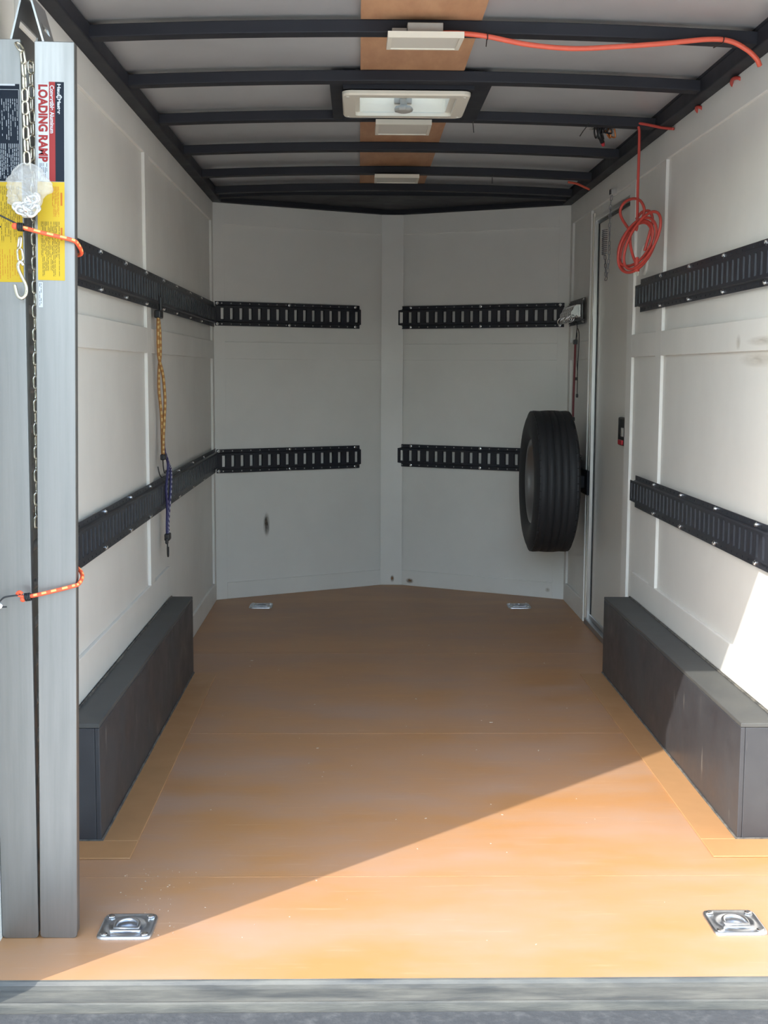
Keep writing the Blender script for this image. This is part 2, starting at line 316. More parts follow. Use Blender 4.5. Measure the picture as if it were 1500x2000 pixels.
# ---------------------------------------------------------------- wheel boxes
for x0, x1, xi, lab in ((WL + 0.0145, -0.838, -0.838, 'black painted wheel box along the left wall behind the aluminium ramps'), (0.833, WR - 0.0145, 0.833, 'black painted wheel box along the right wall, its near end in sunlight')):
    t = thing('wheel_well_box', ((x0 + x1) / 2, 4.105, 0), lab, 'wheel box', 'wheel boxes')
    obj('top_panel', MB().box(x0, x1, 3.182, 5.028, 0.305, 0.317), 'boxtop', t, bevel=0.002)
    s0, s1 = (xi - 0.012, xi) if xi < 0 else (xi, xi + 0.012)
    obj('side_panel', MB().box(s0, s1, 3.182, 5.028, 0.0, 0.3045), 'box', t, bevel=0.002)
    e0, e1 = (x0, s0 - 0.0005) if xi < 0 else (s1 + 0.0005, x1)
    obj('end_panel', MB().box(e0, e1, 3.182, 3.194, 0.0, 0.3045), 'box', t, bevel=0.002)
    obj('end_panel', MB().box(e0, e1, 5.016, 5.028, 0.0, 0.3045), 'box', t, bevel=0.002)
    sg = 1 if xi < 0 else -1
    obj('caulk_bead', MB().tube([(xi + sg * 0.002, 3.181, 0.005), (xi + sg * 0.002, 4.2, 0.0045), (xi + sg * 0.002, 5.02, 0.005)], 0.0035, 6).tube([(x0, 3.180, 0.005), (x1, 3.180, 0.005)], 0.003, 6), 'edge', t)
    obj('wall_caulk', MB().tube([((x1 - 0.004) if xi > 0 else (x0 + 0.004), 3.19, 0.3185), ((x1 - 0.004) if xi > 0 else (x0 + 0.004), 5.02, 0.3185)], 0.0036, 6), 'edge', t)

# ---------------------------------------------------------------- E-tracks
bolt_me = MB().lathe([(0.0080, 0), (0.0080, 0.0015), (0.0058, 0.0016), (0.0056, 0.0055), (0.0036, 0.0070), (0, 0.0073)], 10).mesh('bolt', 'chrome', smooth=False)
def etrack(o, u, n, L, z0, label, group, bolts=(), ext0=0.0, ext1=0.0, first=0.028, pitch=0.0534, h=0.127):
    u = Vector(u).normalized(); n = Vector(n).normalized(); T = frame((0, 0, 0), u, n)
    t = thing('e_track_rail', (o[0], o[1], z0), label, 'tie-down rail', group)
    m = MB(); k = int((L + ext1 - first - 0.012) / pitch) + 1; cs = [first + i * pitch for i in range(k)]
    th = 0.0025; pr = 0.0125; sw = 0.0105; sz0, sz1 = 0.031, 0.096
    def rowplate(x0, x1, y0, y1, za, zb, cs, hw, ha, hb):
        m.box(x0, x1, y0, y1, za, ha, T); m.box(x0, x1, y0, y1, hb, zb, T); e = x0
        for c in cs:
            if c - hw <= e or c + hw >= x1: continue
            m.box(e, c - hw, y0, y1, ha, hb, T); e = c + hw
        m.box(e, x1, y0, y1, ha, hb, T)
    rowplate(-ext0, L + ext1, pr - th, pr, 0.022, 0.105, cs, sw, sz0, sz1)
    rowplate(0, L, 0.0, th, 0.0, 0.019, cs, 0.0034, 0.0065, 0.0130)
    rowplate(0, L, 0.0, th, 0.108, h, cs, 0.0034, 0.1140, 0.1205)
    for za, zb in ((0.0185, 0.0225), (0.1045, 0.1085)):           # steps between flange and raised face
        m.add([(-0, th, za if za < .05 else zb), (L, th, za if za < .05 else zb), (L, pr, zb if za < .05 else za), (0, pr, zb if za < .05 else za)], [(0, 1, 2, 3)], T)
        m.box(0, L, 0, th, za, zb, T)
    for c in cs:                                                  # rolled slot lips
        for s in (-1, 1):
            m.add([(c + s * (sw + 0.0003), pr, sz0), (c + s * (sw - 0.0017), pr - 0.009, sz0 + 0.002), (c + s * (sw - 0.0017), pr - 0.009, sz1 - 0.002), (c + s * (sw + 0.0003), pr, sz1)], [(0, 1, 2, 3)], T)
        m.add([(c - sw, pr, sz1), (c + sw, pr, sz1), (c + sw, pr - 0.007, sz1 - 0.003), (c - sw, pr - 0.007, sz1 - 0.003)], [(0, 1, 2, 3)], T)
        m.add([(c - sw, pr, sz0), (c + sw, pr, sz0), (c + sw, pr - 0.007, sz0 + 0.003), (c - sw, pr - 0.007, sz0 + 0.003)], [(0, 1, 2, 3)], T)
    t_body = obj('rail_body', m, 'track', t, local=True)
    Rm = n.to_track_quat('Z', 'Y').to_matrix()
    for ub, zb in bolts:
        put('bolt', bolt_me, t, T @ Vector((ub, th, zb)), Rm.to_4x4())
    return t
zU, zD = 1.460, 0.686
def two(us): return [(x, z) for x in us for z in (0.010, 0.117)]
g1 = 'tie-down rails on the walls'
YJ = 4.885
etrack((WL + bt + 0.001, 3.15), (0, 1, 0), (1, 0, 0), YJ - 0.006 - 3.15, zU - 0.008, 'upper black slotted rail on the left wall, the near one beside the ramps', g1, two([y - 3.15 for y in (3.33, 3.75, 4.15, 4.545)]))
etrack((WL + bt + 0.001, YJ), (0, 1, 0), (1, 0, 0), 6.655 - YJ, zU - 0.008, 'upper black slotted rail on the left wall, the far one running into the front corner', g1, two([y - YJ for y in (4.94, 5.29, 5.71, 6.11)]))
etrack((WL + bt + 0.001, 3.15), (0, 1, 0), (1, 0, 0), YJ - 0.006 - 3.15, zD + 0.003, 'lower black slotted rail on the left wall, the near one beside the ramps', g1, two([y - 3.15 for y in (3.33, 3.74, 4.16, 4.55)]))
etrack((WL + bt + 0.001, YJ), (0, 1, 0), (1, 0, 0), 6.655 - YJ, zD + 0.003, 'lower black slotted rail on the left wall, the far one behind the blue bungee', g1, two([y - YJ for y in (4.94, 5.29, 5.74, 6.13)]))
RE = 4.985
etrack((WR - bt - 0.001, RE), (0, -1, 0), (-1, 0, 0), RE - 2.6, zU + 0.002, 'upper black slotted rail on the right wall below the coiled orange cord', g1, two([RE - y for y in (4.65, 4.25, 3.85, 3.45)]), ext0=0.05, first=-0.02)
etrack((WR - bt - 0.001, RE), (0, -1, 0), (-1, 0, 0), RE - 2.6, zD + 0.004, 'lower black slotted rail on the right wall above the sunlit wheel box', g1, two([RE - y for y in (4.665, 4.27, 3.85, 3.445)]), ext0=0.05, first=-0.02)
etrack(FL @ Vector((1.078, 0.011, 0)), -dl, nl, 1.078 - 0.217, zU, 'upper black slotted rail on the left half of the front wall', g1, two([0.012, 0.43, 0.835]), first=0.038, ext1=0.004)
etrack(FL @ Vector((1.078, 0.011, 0)), -dl, nl, 1.078 - 0.215, zD - 0.004, 'lower black slotted rail on the left half of the front wall above the dark scuff', g1, two([0.012, 0.43, 0.835]), first=0.038, ext1=0.004)
etrack(FR @ Vector((0.048, 0.011, 0)), dr, nr, 1.026 - 0.048, zU + 0.002, 'upper black slotted rail on the right half of the front wall', g1, two([0.075, 0.50, 0.955]), first=0.021, ext0=0.004)
etrack(FR @ Vector((0.055, 0.011, 0)), dr, nr, 1.026 - 0.055, zD, 'lower black slotted rail on the front wall running behind the spare tyre', g1, two([0.075, 0.50, 0.955]), first=0.021, ext0=0.004)
etrack((WR - bt - 0.001, 6.66), (0, -1, 0), (-1, 0, 0), 0.45, zU + 0.004, 'short black slotted rail by the door holding a row of ring fittings', g1, two([0.02, 0.43]))
etrack((WR - bt - 0.001, 6.66), (0, -1, 0), (-1, 0, 0), 0.45, zD + 0.002, 'short black slotted rail on the right wall behind the spare tyre', g1, two([0.02, 0.43]))

# ---------------------------------------------------------------- spare wheel on the right wall
TX = Matrix(((0, 0, 1, 0), (1, 0, 0, 0), (0, 1, 0, 0), (0, 0, 0, 1)))   # lathe axis -> X
tc_ = Vector((0.76, 6.10, 0.695))
t = thing('spare_tyre', tc_, 'black spare trailer tyre with grey rim hung on the right wall by the door', 'tyre')
R = 0.347; hw = 0.108
tread = []
gx = [-0.050, -0.017, 0.017, 0.050]
tread.append((R - 0.010, -0.088))
e = -0.080; tread.append((R - 0.003, e))
for c in gx: tread += [(R - 0.0012 - 4 * c * c * .3, c - 0.0030), (R - 0.006, c - 0.0020), (R - 0.006, c + 0.0020), (R - 0.0012 - 4 * c * c * .3, c + 0.0030)]
tread += [(R - 0.003, 0.080), (R - 0.010, 0.088)]
prof = [(0.192, -0.070), (0.200, -0.082), (0.225, -0.098), (0.262, -hw), (0.295, -0.107), (0.318, -0.100)] + tread + [(0.318, 0.100), (0.295, 0.107), (0.262, hw), (0.225, 0.098), (0.200, 0.082), (0.192, 0.070)]
obj('tyre_carcass', MB().lathe(prof, 72, TX), 'tyre', t, smooth=True, local=True)
blk = MB()
for i in range(60):
    a = 2 * math.pi * i / 60; Rr = Matrix.Rotation(a, 4, 'X')
    for s in (-1, 1): blk.box(s * 0.083 - 0.007, s * 0.083 + 0.007, -0.0155, 0.0155, R - 0.014, R - 0.0052, Rr)
sb = obj('shoulder_blocks', blk, 'tyre', t, local=True); sb['kind'] = 'stuff'
rimp = [(0.203, -0.076), (0.207, -0.083), (0.203, -0.088), (0.197, -0.085), (0.190, -0.070), (0.182, -0.052), (0.172, -0.045), (0.165, -0.02), (0.150, -0.004), (0.10, 0.004), (0.06, -0.012), (0.045, -0.014), (0.042, 0.02), (0.0, 0.02)]
obj('rim', MB().lathe(rimp, 56, TX), 'rim', t, smooth=True, local=True)
nut = MB().lathe([(0.011, 0), (0.011, 0.016), (0.006, 0.022), (0, 0.022)], 6).mesh('lug_nut', 'chrome')
for i in range(5):
    a = 2 * math.pi * i / 5 + 0.3
    put('lug_nut', nut, t, (-0.004, 0.075 * math.cos(a), 0.075 * math.sin(a)), (0, -math.pi / 2, 0))
obj('mounting_bracket', MB().box(0.02, 0.178, -0.03, 0.03, -0.03, 0.03).box(0.170, 0.182, -0.10, 0.10, -0.06, 0.06), 'steel', t, local=True, bevel=0.004)

# ---------------------------------------------------------------- floor tie-down pans
def dring(x, y, lab):
    t = thing('floor_tie_down', (x, y, 0), lab, 'tie-down ring', 'recessed floor tie-downs')
    a, b, rc = 0.060, 0.061, 0.016; n = 48; m = MB(); rings = []
    def sq(ang, a, b):
        c, s = math.cos(ang), math.sin(ang); p = 9; k = (abs(c / a) ** p + abs(s / b) ** p) ** (-1 / p); return (c * k, s * k)
    for (kind, sc, z) in (('s', 1, 0.0), ('s', 1, 0.003), ('s', 0.955, 0.0065), ('s', 0.90, 0.0065), ('s', 0.86, 0.005), ('c', 0.046, 0.005), ('c', 0.043, 0.0068), ('c', 0.039, 0.005), ('c', 0.033, 0.0018), ('c', 0.024, 0.0010), ('c', 0.006, 0.0010)):
        rings.append([((sq(2 * math.pi * k / n, a, b)[0] * sc, sq(2 * math.pi * k / n, a, b)[1] * sc, z) if kind == 's' else (sc * math.cos(2 * math.pi * k / n), sc * math.sin(2 * math.pi * k / n), z)) for k in range(n)])
    vs = [p for r_ in rings for p in r_]
    fs = [(i * n + k, i * n + (k + 1) % n, (i + 1) * n + (k + 1) % n, (i + 1) * n + k) for i in range(len(rings) - 1) for k in range(n)] + [tuple((len(rings) - 1) * n + k for k in range(n))]
    m.add(vs, fs); obj('pan', m, 'zinc', t, smooth=True, local=True)
    ring = [(-0.026, -0.022, 0.008), (-0.026, -0.006, 0.008)] + [(0.026 * math.cos(q), -0.004 + 0.028 * math.sin(q), 0.0085) for q in [math.pi * (1 - i / 12) for i in range(1, 12)]] + [(0.026, -0.006, 0.008), (0.026, -0.022, 0.008)]
    obj('ring', MB().tube(ring, 0.0046, 10, closed=True), 'zinc', t, smooth=True, local=True)
    obj('ring_clip', MB().box(-0.034, 0.034, -0.034, -0.024, 0.004, 0.0095), 'zinc', t, bevel=0.002, local=True)
    sm = MB().lathe([(0.0085, 0), (0.0085, 0.002), (0.006, 0.0035), (0.0, 0.0035)], 12).mesh('screw', 'chrome')
    for sx in (-1, 1):
        for sy in (-1, 1): put('screw', sm, t, (sx * 0.044, sy * 0.045, 0.006))
dring(-0.677, 2.672, 'zinc floor tie-down ring in the shade beside the ramps')
dring(0.676, 2.678, 'zinc floor tie-down ring in full sun at the right')
dring(-0.676, 6.49, 'zinc floor tie-down ring near the left front corner')
dring(0.676, 6.49, 'zinc floor tie-down ring in the far floor below the spare tyre')

# ---------------------------------------------------------------- ceiling lights, vent
def led(x0, x1, y0, y1, z0, z1, th, lab, box=False):
    cx, cy = (x0 + x1) / 2, (y0 + y1) / 2; L = math.hypot(y1 - y0, z1 - z0); tilt = math.atan2(z1 - z0, y1 - y0); w = (x1 - x0) / 2; l = L / 2
    t = thing('ceiling_light', (cx, cy, (z0 + z1) / 2), lab, 'ceiling light', 'flat square ceiling lights', (tilt, 0, 0))
    m = MB(); f = 0.011
    m.box(-w, w, -l, l, 0.005, th); m.box(-w, -w + f, -l, l, 0, 0.005); m.box(w - f, w, -l, l, 0, 0.005); m.box(-w + f, w - f, -l, -l + f, 0, 0.005); m.box(-w + f, w - f, l - f, l, 0, 0.005)
    obj('frame', m, 'plastic', t, local=True)
    obj('diffuser', MB().box(-w + f, w - f, -l + f, l - f, 0.0028, 0.0049), 'diffuser', t, local=True)
    if box:
        jb = obj('junction_box', MB().box(-0.048, 0.046, -0.075, 0.03, th + 0.001, th + 0.026), 'grey', t, local=True, bevel=0.002)
        obj('mounting_ear', MB().box(-0.088, -0.049, -0.06, -0.03, th + 0.001, th + 0.014), 'grey', t, local=True); obj('mounting_ear', MB().box(0.047, 0.075, -0.06, -0.03, th + 0.001, th + 0.008), 'grey', t, local=True)
    return t
led(-0.094, 0.106, 3.402, 3.60, 2.0945, 2.1115, 0.016, 'nearest flat square ceiling light, hanging from a grey junction box', True)
led(-0.110, 0.088, 4.56, 4.765, 2.0925, 2.0925, 0.018, 'middle flat square ceiling light, just past the roof vent')
led(-0.098, 0.103, 5.79, 5.965, 2.0925, 2.0925, 0.016, 'farthest flat square ceiling light, near the front wall')
t = thing('roof_vent', (-0.02, 4.265, 2.093), 'ivory roof vent with a translucent lid and crank handle', 'roof vent')
def rr(x0, x1, y0, y1, r, n=5):
    out = []
    for cx, cy, a in ((x1 - r, y1 - r, 0), (x0 + r, y1 - r, 90), (x0 + r, y0 + r, 180), (x1 - r, y0 + r, 270)):
        out += [(cx + r * math.cos(math.radians(a + 90 * i / n)), cy + r * math.sin(math.radians(a + 90 * i / n))) for i in range(n + 1)]
    return out
def ringz(m, loops, zs):
    n = len(loops[0]); vs = [(x, y, z) for lp, z in zip(loops, zs) for x, y in lp]
    m.add(vs, [(i * n + k, i * n + (k + 1) % n, (i + 1) * n + (k + 1) % n, (i + 1) * n + k) for i in range(len(loops) - 1) for k in range(n)])
vx0, vx1, vy0, vy1 = -0.223, 0.186, 4.090, 4.458
m = MB()
o1 = rr(vx0, vx1, vy0, vy1, 0.03); o2 = rr(vx0 + 0.004, vx1 - 0.004, vy0 + 0.004, vy1 - 0.004, 0.028); i1 = rr(vx0 + 0.042, vx1 - 0.042, vy0 + 0.042, vy1 - 0.042, 0.012); i2 = rr(VX0 - 0.002, VX1 - 0.0, VY0 - 0.02, VY1 - 0.0, 0.01)
ringz(m, [o1, o1, o2, i1, i1, i2, i2], [2.108, 2.099, 2.0935, 2.0935, 2.104, 2.108, 2.172])
obj('frame', m, 'plastic', t)
fs_ = MB().lathe([(0.006, 0), (0.005, -0.002), (0, -0.0025)], 10).mesh('frame_screw', 'diffuser')
for x in (vx0 + 0.018, vx1 - 0.018):
    for y in (vy0 + 0.03, vy1 - 0.03): put('frame_screw', fs_, t, Vector((x, y, 2.0933)) - ORG[t])
m = MB(); nx, ny = 16, 12
for j in range(ny + 1):
    for i in range(nx + 1):
        u, v = i / nx, j / ny; x = VX0 - 0.03 + (VX1 - VX0 + 0.06) * u; y = VY0 - 0.04 + (VY1 - VY0 + 0.08) * v
        m.v.append((x, y, 2.185 + 0.03 * min(1, 6 * min(u, 1 - u, v, 1 - v)) + 0.006 * math.sin(9 * v + 3 * u) * math.sin(math.pi * u)))
for j in range(ny):
    for i in range(nx): a = j * (nx + 1) + i; m.f.append((a, a + 1, a + nx + 2, a + nx + 1)); m.mi.append(0)
obj('lid', m, 'lid', t, smooth=True)
obj('crank_arm', MB().box(-0.032, -0.008, 4.30, 4.41, 2.135, 2.145).box(-0.05, 0.01, 4.39, 4.41, 2.13, 2.15), 'grey', t, bevel=0.003)
obj('crank_knob', MB().lathe([(0, 2.088), (0.012, 2.089), (0.03, 2.094), (0.033, 2.102), (0.028, 2.110), (0.012, 2.114), (0.012, 2.14), (0, 2.14)], 9, Matrix.Translation((-0.020, 4.345, 0))), 'grey', t, bevel=0.002)

# ---------------------------------------------------------------- loading ramps
def text_mesh(name, s, h, cx, squeeze=1.0, bold=0.0, material='st_white'):
    c = bpy.data.curves.new(name, 'FONT'); c.body = s; c.size = h; c.offset = bold; c.align_x = 'LEFT'; c.align_y = 'BOTTOM_BASELINE'; c.extrude = 0.0001
    o = bpy.data.objects.new(name, c); C.objects.link(o); bpy.context.view_layer.update()
    me = bpy.data.meshes.new_from_object(o.evaluated_get(bpy.context.evaluated_depsgraph_get())); bpy.data.objects.remove(o)
    xs_ = [v.co.x for v in me.vertices]; w = max(xs_) - min(xs_)
    k = squeeze / w if squeeze else 1.0
    # reads downward: text x -> -z, text y -> +x, facing -y
    for v in me.vertices:
        x, y, z = v.co; v.co = (y, -z, -(x - min(xs_)) * k)
    me.materials.clear(); me.materials.append(M[material]); return me
def label_text(parent, s, h, x, z, length, material, y, bold=0.0):
    o = put('lettering', text_mesh('lettering', s, h, 0, length, bold, material), parent, (x, y, z)); return o
def fine(parent, name, x0, x1, z0, z1, rows, material, y, seed, w=0.0009, gap=0.12):
    rnd = random.Random(seed); m = MB()
    for r_ in range(rows):
        x = x0 + (x1 - x0) * (r_ + 0.5) / rows; z = z1; end = z0 + (z1 - z0) * rnd.choice((0, 0, 0, 0.1, 0.35))
        while z > end:
            l = rnd.uniform(0.004, 0.013); e = max(end, z - l)
            if rnd.random() > gap: m.box(x - w / 2, x + w / 2, y - 0.0001, y, e, z)
            z = e - 0.0016
    o = obj(name, m, material, parent, local=True); return o
def ramp(loc, w, hgt, rot, lab, far_dx, far_dy, lip_side, rung_x, far_w, lipd):
    t = thing('loading_ramp', loc, lab, 'loading ramp', 'folding loading ramps', (0, rot, 0))
    h2 = w / 2; r0 = 0.008
    pl = [(-h2 + r0, 0), (h2 - r0, 0)] + []
    poly = [(-h2, r0), (-h2 + r0 * .3, r0 * .3), (-h2 + r0, 0), (h2 - r0, 0), (h2 - r0 * .3, r0 * .3), (h2, r0), (h2, hgt)] + [(-h2, hgt)]
    Txz = Matrix(((1, 0, 0, 0), (0, 0, 1, 0), (0, 1, 0, 0), (0, 0, 0, 1)))
    m = MB().prism(poly, 0, 0.005, Txz)
    m.box(-h2, -h2 + 0.004, 0.005, 0.026, 0.01, hgt); m.box(h2 - 0.004, h2, 0.005, 0.026, 0.01, hgt)
    obj('side_rail', m, 'alu', t, local=True, bevel=0.0015)
    fx = far_dx
    m = MB().box(fx - far_w / 2, fx + far_w / 2, far_dy, far_dy + 0.005, 0.0, hgt - 0.01)
    m.box(fx - far_w / 2, fx - far_w / 2 + 0.004, far_dy - 0.02, far_dy, 0.0, hgt - 0.01); m.box(fx + far_w / 2 - 0.004, fx + far_w / 2, far_dy - 0.02, far_dy, 0.0, hgt - 0.01)
    obj('side_rail', m, 'alu', t, local=True, bevel=0.001)
    x1 = fx + (rung_x if abs(rung_x) < far_w / 2 - 0.012 else math.copysign(far_w / 2 - 0.014, rung_x))
    rm = MB().tube([(rung_x, 0.005, 0), (x1, far_dy, 0)], 0.009, 10).mesh('rung', 'aludk', smooth=True)
    nr_ = int((hgt - 0.1) / 0.085)
    for i in range(nr_): put('rung', rm, t, (0, 0, 0.08 + i * 0.085))
    # bent lip plate at the top, leaning over, with a long slot
    a, b, dx = lip_side; dz = 0.100; m = MB(); th = 0.004
    for k0, k1 in ((0.0, 0.40), (0.55, 1.0)):
        p = [(a + dx * k0, hgt - 0.01 + dz * k0), (a + dx * k1, hgt - 0.01 + dz * k1)]
        q = [(p[0][0], p[0][1]), (p[1][0], p[1][1]), (p[1][0] + th, p[1][1]), (p[0][0] + th, p[0][1])]
        m.prism(q, 0.004, lipd, Txz)
    for y0, y1 in ((0.004, 0.03), (lipd - 0.03, lipd)):
        p = [(a + dx * 0.40, hgt - 0.01 + dz * 0.40), (a + dx * 0.55, hgt - 0.01 + dz * 0.55)]
        m.prism([p[0], p[1], (p[1][0] + th, p[1][1]), (p[0][0] + th, p[0][1])], y0, y1, Txz)
    obj('lip_plate', m, 'aludk', t, local=True)
    return t
HR = 1.882
rR = ramp((-0.8175, 2.622, 0), 0.080, HR, math.radians(1.12), 'bare aluminium loading ramp standing on end, the right one with a red and white sticker', -0.031, 0.245, (-0.022, 0, -0.029), -0.030, 0.014, 0.12)
rL = ramp((-0.9000, 2.622, 0), 0.0785, HR + 0.004, math.radians(0.38), 'bare aluminium loading ramp standing against the left wall with a dark sticker', -0.004, 0.205, (0.015, 0, 0.026), 0.024, 0.060, 0.20)
# stickers on the right ramp (local z from the floor, x across the rail)
Z0, Z1, Z2 = 1.803, 1.607, 1.409
def sticker(parent, x0, x1, z0, z1, material, y=-0.0006, name='sticker'):
    return obj(name, MB().box(x0, x1, y, 0.0, z0, z1), material, parent, local=True)
s = sticker(rR, -0.034, -0.011, Z1, Z0 - 0.004, 'st_white'); label_text(s, 'LOADING RAMP', 0.0240, -0.0310, Z0 - 0.006, 0.152, 'st_red', -0.0009, 0.0011)
fine(s, 'fine_print', -0.031, -0.014, Z1 + 0.003, Z1 + 0.036, 5, 'st_dark', -0.0007, 3)
s = sticker(rR, -0.011, 0.0015, Z1, Z0, 'st_red'); label_text(s, 'Convertible Aluminum', 0.0112, -0.0085, Z0 - 0.007, 0.094, 'st_white', -0.0008, 0.0003)
s = sticker(rR, 0.0015, 0.019, Z1, Z0, 'st_dark'); label_text(s, 'Haul', 0.0092, 0.0062, Z0 - 0.004, 0.0230, 'st_white', -0.0008, 0.0003)
label_text(s, 'Master', 0.0092, 0.0062, Z0 - 0.0330, 0.0300, 'st_white', -0.0008, 0.0003)
obj('emblem', MB().lathe([(0.0, 0), (0.0028, 0)], 12, Matrix.Translation((0.0125, -0.0008, Z0 - 0.0295)) @ Matrix.Rotation(math.pi / 2, 4, 'X')).lathe([(0.0, 0), (0.0024, 0)], 12, Matrix.Translation((0.0062, -0.0008, Z0 - 0.0295)) @ Matrix.Rotation(math.pi / 2, 4, 'X')).box(0.006, 0.013, -0.0008, -0.0007, Z0 - 0.0303, Z0 - 0.0287), 'st_white', s, local=True)
s = sticker(rR, -0.035, 0.0195, Z2, Z1 - 0.001, 'st_yellow')
for z in (Z1 - 0.048, Z1 - 0.118): obj('warning_block', MB().box(0.0115, 0.0150, -0.0008, -0.0007, z, z + 0.026), 'st_print', s, local=True)
fine(s, 'fine_print', -0.006, 0.009, Z1 - 0.070, Z1 - 0.010, 6, 'st_print', -0.0007, 5); fine(s, 'fine_print', -0.029, 0.010, Z2 + 0.008, Z1 - 0.080, 14, 'st_dark', -0.0007, 6, 0.0008)
s = sticker(rR, -0.034, -0.0255, Z2 - 0.055, Z2 - 0.004, 'st_white'); fine(s, 'fine_print', -0.033, -0.0275, Z2 - 0.052, Z2 - 0.006, 2, 'st_dark', -0.0007, 8)
# stickers on the left ramp
s = sticker(rL, -0.036, 0.0355, Z1, Z0 - 0.005, 'st_dark')
obj('sticker_border', MB().box(0.0335, 0.0342, -0.0008, -0.0007, Z1 + 0.003, Z0 - 0.016).box(-0.036, 0.0342, -0.0008, -0.0007, Z0 - 0.0165, Z0 - 0.0158), 'st_white', s, local=True)
obj('sticker_strip', MB().box(-0.036, 0.027, -0.0008, -0.0007, Z0 - 0.0085, Z0 - 0.005), 'st_white', s, local=True)
fine(s, 'fine_print', -0.033, 0.0325, Z0 - 0.115, Z0 - 0.034, 15, 'st_white', -0.0007, 11, 0.0009, 0.25); fine(s, 'fine_print', -0.033, 0.0325, Z1 + 0.005, Z0 - 0.122, 18, 'st_white', -0.0007, 12, 0.0010, 0.15)
s = sticker(rL, -0.036, 0.0365, Z2 - 0.004, Z1 - 0.002, 'st_yellow')
fine(s, 'fine_print', -0.033, 0.032, Z1 - 0.122, Z1 - 0.010, 18, 'st_dark', -0.0007, 13, 0.0008); fine(s, 'fine_print', -0.033, 0.032, Z2 + 0.002, Z1 - 0.136, 13, 'st_print', -0.0007, 14)

# ---------------------------------------------------------------- chains on the ramps
def link_mesh(l, w, r, material):
    pts = []; a = w / 2 - r; b = l / 2 - w / 2
    for i in range(9): q = math.pi * i / 8; pts.append((a * math.cos(q), 0, b + a * math.sin(q)))
    for i in range(9): q = math.pi + math.pi * i / 8; pts.append((a * math.cos(q), 0, -b + a * math.sin(q)))
    return MB().tube(pts, r, 8, closed=True).mesh('chain_link', material, smooth=True)
lk = link_mesh(0.030, 0.0165, 0.0024, 'gold')
def chain(t, pts, mesh, step, jitter=0.15, seed=1, ang0=0.25):
    rnd = random.Random(seed); P = smoothpath(pts, 20); acc = 0; out = []; d = 0; nxt = step / 2
    for i in range(len(P) - 1):
        seg = (P[i + 1] - P[i]).length
        while d + seg >= nxt:
            k = (nxt - d) / seg; out.append((P[i].lerp(P[i + 1], k), (P[i + 1] - P[i]).normalized())); nxt += step
        d += seg
    for i, (p, tg) in enumerate(out):
        q = tg.to_track_quat('Z', 'Y').to_matrix().to_4x4() @ Matrix.Rotation(ang0 + (math.pi / 2 if i % 2 else 0) + rnd.uniform(-jitter, jitter), 4, 'Z')
        put('chain_link', mesh, t, p - ORG[t], q)
t = thing('ramp_chain', (-0.843, 2.62, 1.87), 'bright zinc chain with a big hook hanging in front of the ramp gap', 'chain')
chain(t, [(-0.852, 2.625, 1.875), (-0.838, 2.612, 1.845), (-0.836, 2.612, 1.76), (-0.836, 2.612, 1.68), (-0.835, 2.612, 1.640)], lk, 0.0245, seed=4, ang0=0.2)
chain(t, [(-0.853, 2.616, 1.494), (-0.855, 2.612, 1.475), (-0.853, 2.612, 1.442)], lk, 0.0245, seed=5, ang0=0.4)
hk = [(-0.848, 2.612, 1.437), (-0.853, 2.609, 1.444), (-0.858, 2.609, 1.438), (-0.857, 2.609, 1.428), (-0.850, 2.609, 1.412), (-0.8445, 2.609, 1.400), (-0.8425, 2.609, 1.388), (-0.845, 2.609, 1.377), (-0.852, 2.609, 1.371), (-0.859, 2.609, 1.374), (-0.863, 2.609, 1.383), (-0.866, 2.609, 1.398)]
obj('hook', MB().tube(smoothpath(hk, 5), 0.0036, 10), 'gold', t, smooth=True, label='open steel hook at the chain end')
t = thing('gap_chain', (-0.847, 2.665, 1.80), 'thin zinc chain hanging deep inside the gap between the ramps', 'chain')
chain(t, [(-0.836, 2.665, 1.85), (-0.837, 2.665, 1.60), (-0.842, 2.665, 1.20), (-0.848, 2.665, 0.90)], lk, 0.0245, seed=9, ang0=0.9)
# bubble-wrapped bundle of chain
t = thing('bubble_wrap_bundle', (-0.833, 2.596, 1.582), 'clear bubble wrap bag of chain hanging in front of the ramps', 'bubble wrap')
m = MB(); n, k = 36, 26; rnd = random.Random(3)
bl = [(rnd.uniform(0, 2 * math.pi), rnd.uniform(0.05, 0.95), rnd.uniform(0.002, 0.0045)) for _ in range(150)]
for j in range(k + 1):
    v = j / k; z = 0.055 - 0.107 * v; rad = 0.006 + 0.032 * math.sin(math.pi * min(1, v * 1.02) ** 0.8) ** 0.75
    for i in range(n):
        a = 2 * math.pi * i / n; d = 0.0025 * math.sin(3 * a + 5 * v) + 0.0020 * math.sin(7 * a - 9 * v)
        for (ba, bv, bh) in bl:
            q = ((a - ba + math.pi) % (2 * math.pi) - math.pi) * 0.03; w = (v - bv) * 0.107; e = q * q + w * w
            if e < 0.00009: d += bh * (1 - e / 0.00009)
        if abs(((a - 0.15 + math.pi) % (2 * math.pi)) - math.pi) < 0.35 and 0.3 < v < 0.55: d += 0.010
        d += rnd.uniform(-0.0016, 0.0016)
        m.v.append(((rad + d) * math.cos(a) * 0.92, (rad + d) * 0.62 * math.sin(a), z + rnd.uniform(-0.0012, 0.0012)))
for j in range(k):
    for i in range(n): m.f.append((j * n + i, j * n + (i + 1) % n, (j + 1) * n + (i + 1) % n, (j + 1) * n + i)); m.mi.append(0)
m.f.append(tuple(k * n + i for i in range(n))); m.mi.append(0)
obj('film', m, 'wrap', t, local=True)
lk2 = link_mesh(0.036, 0.020, 0.003, 'chrome')
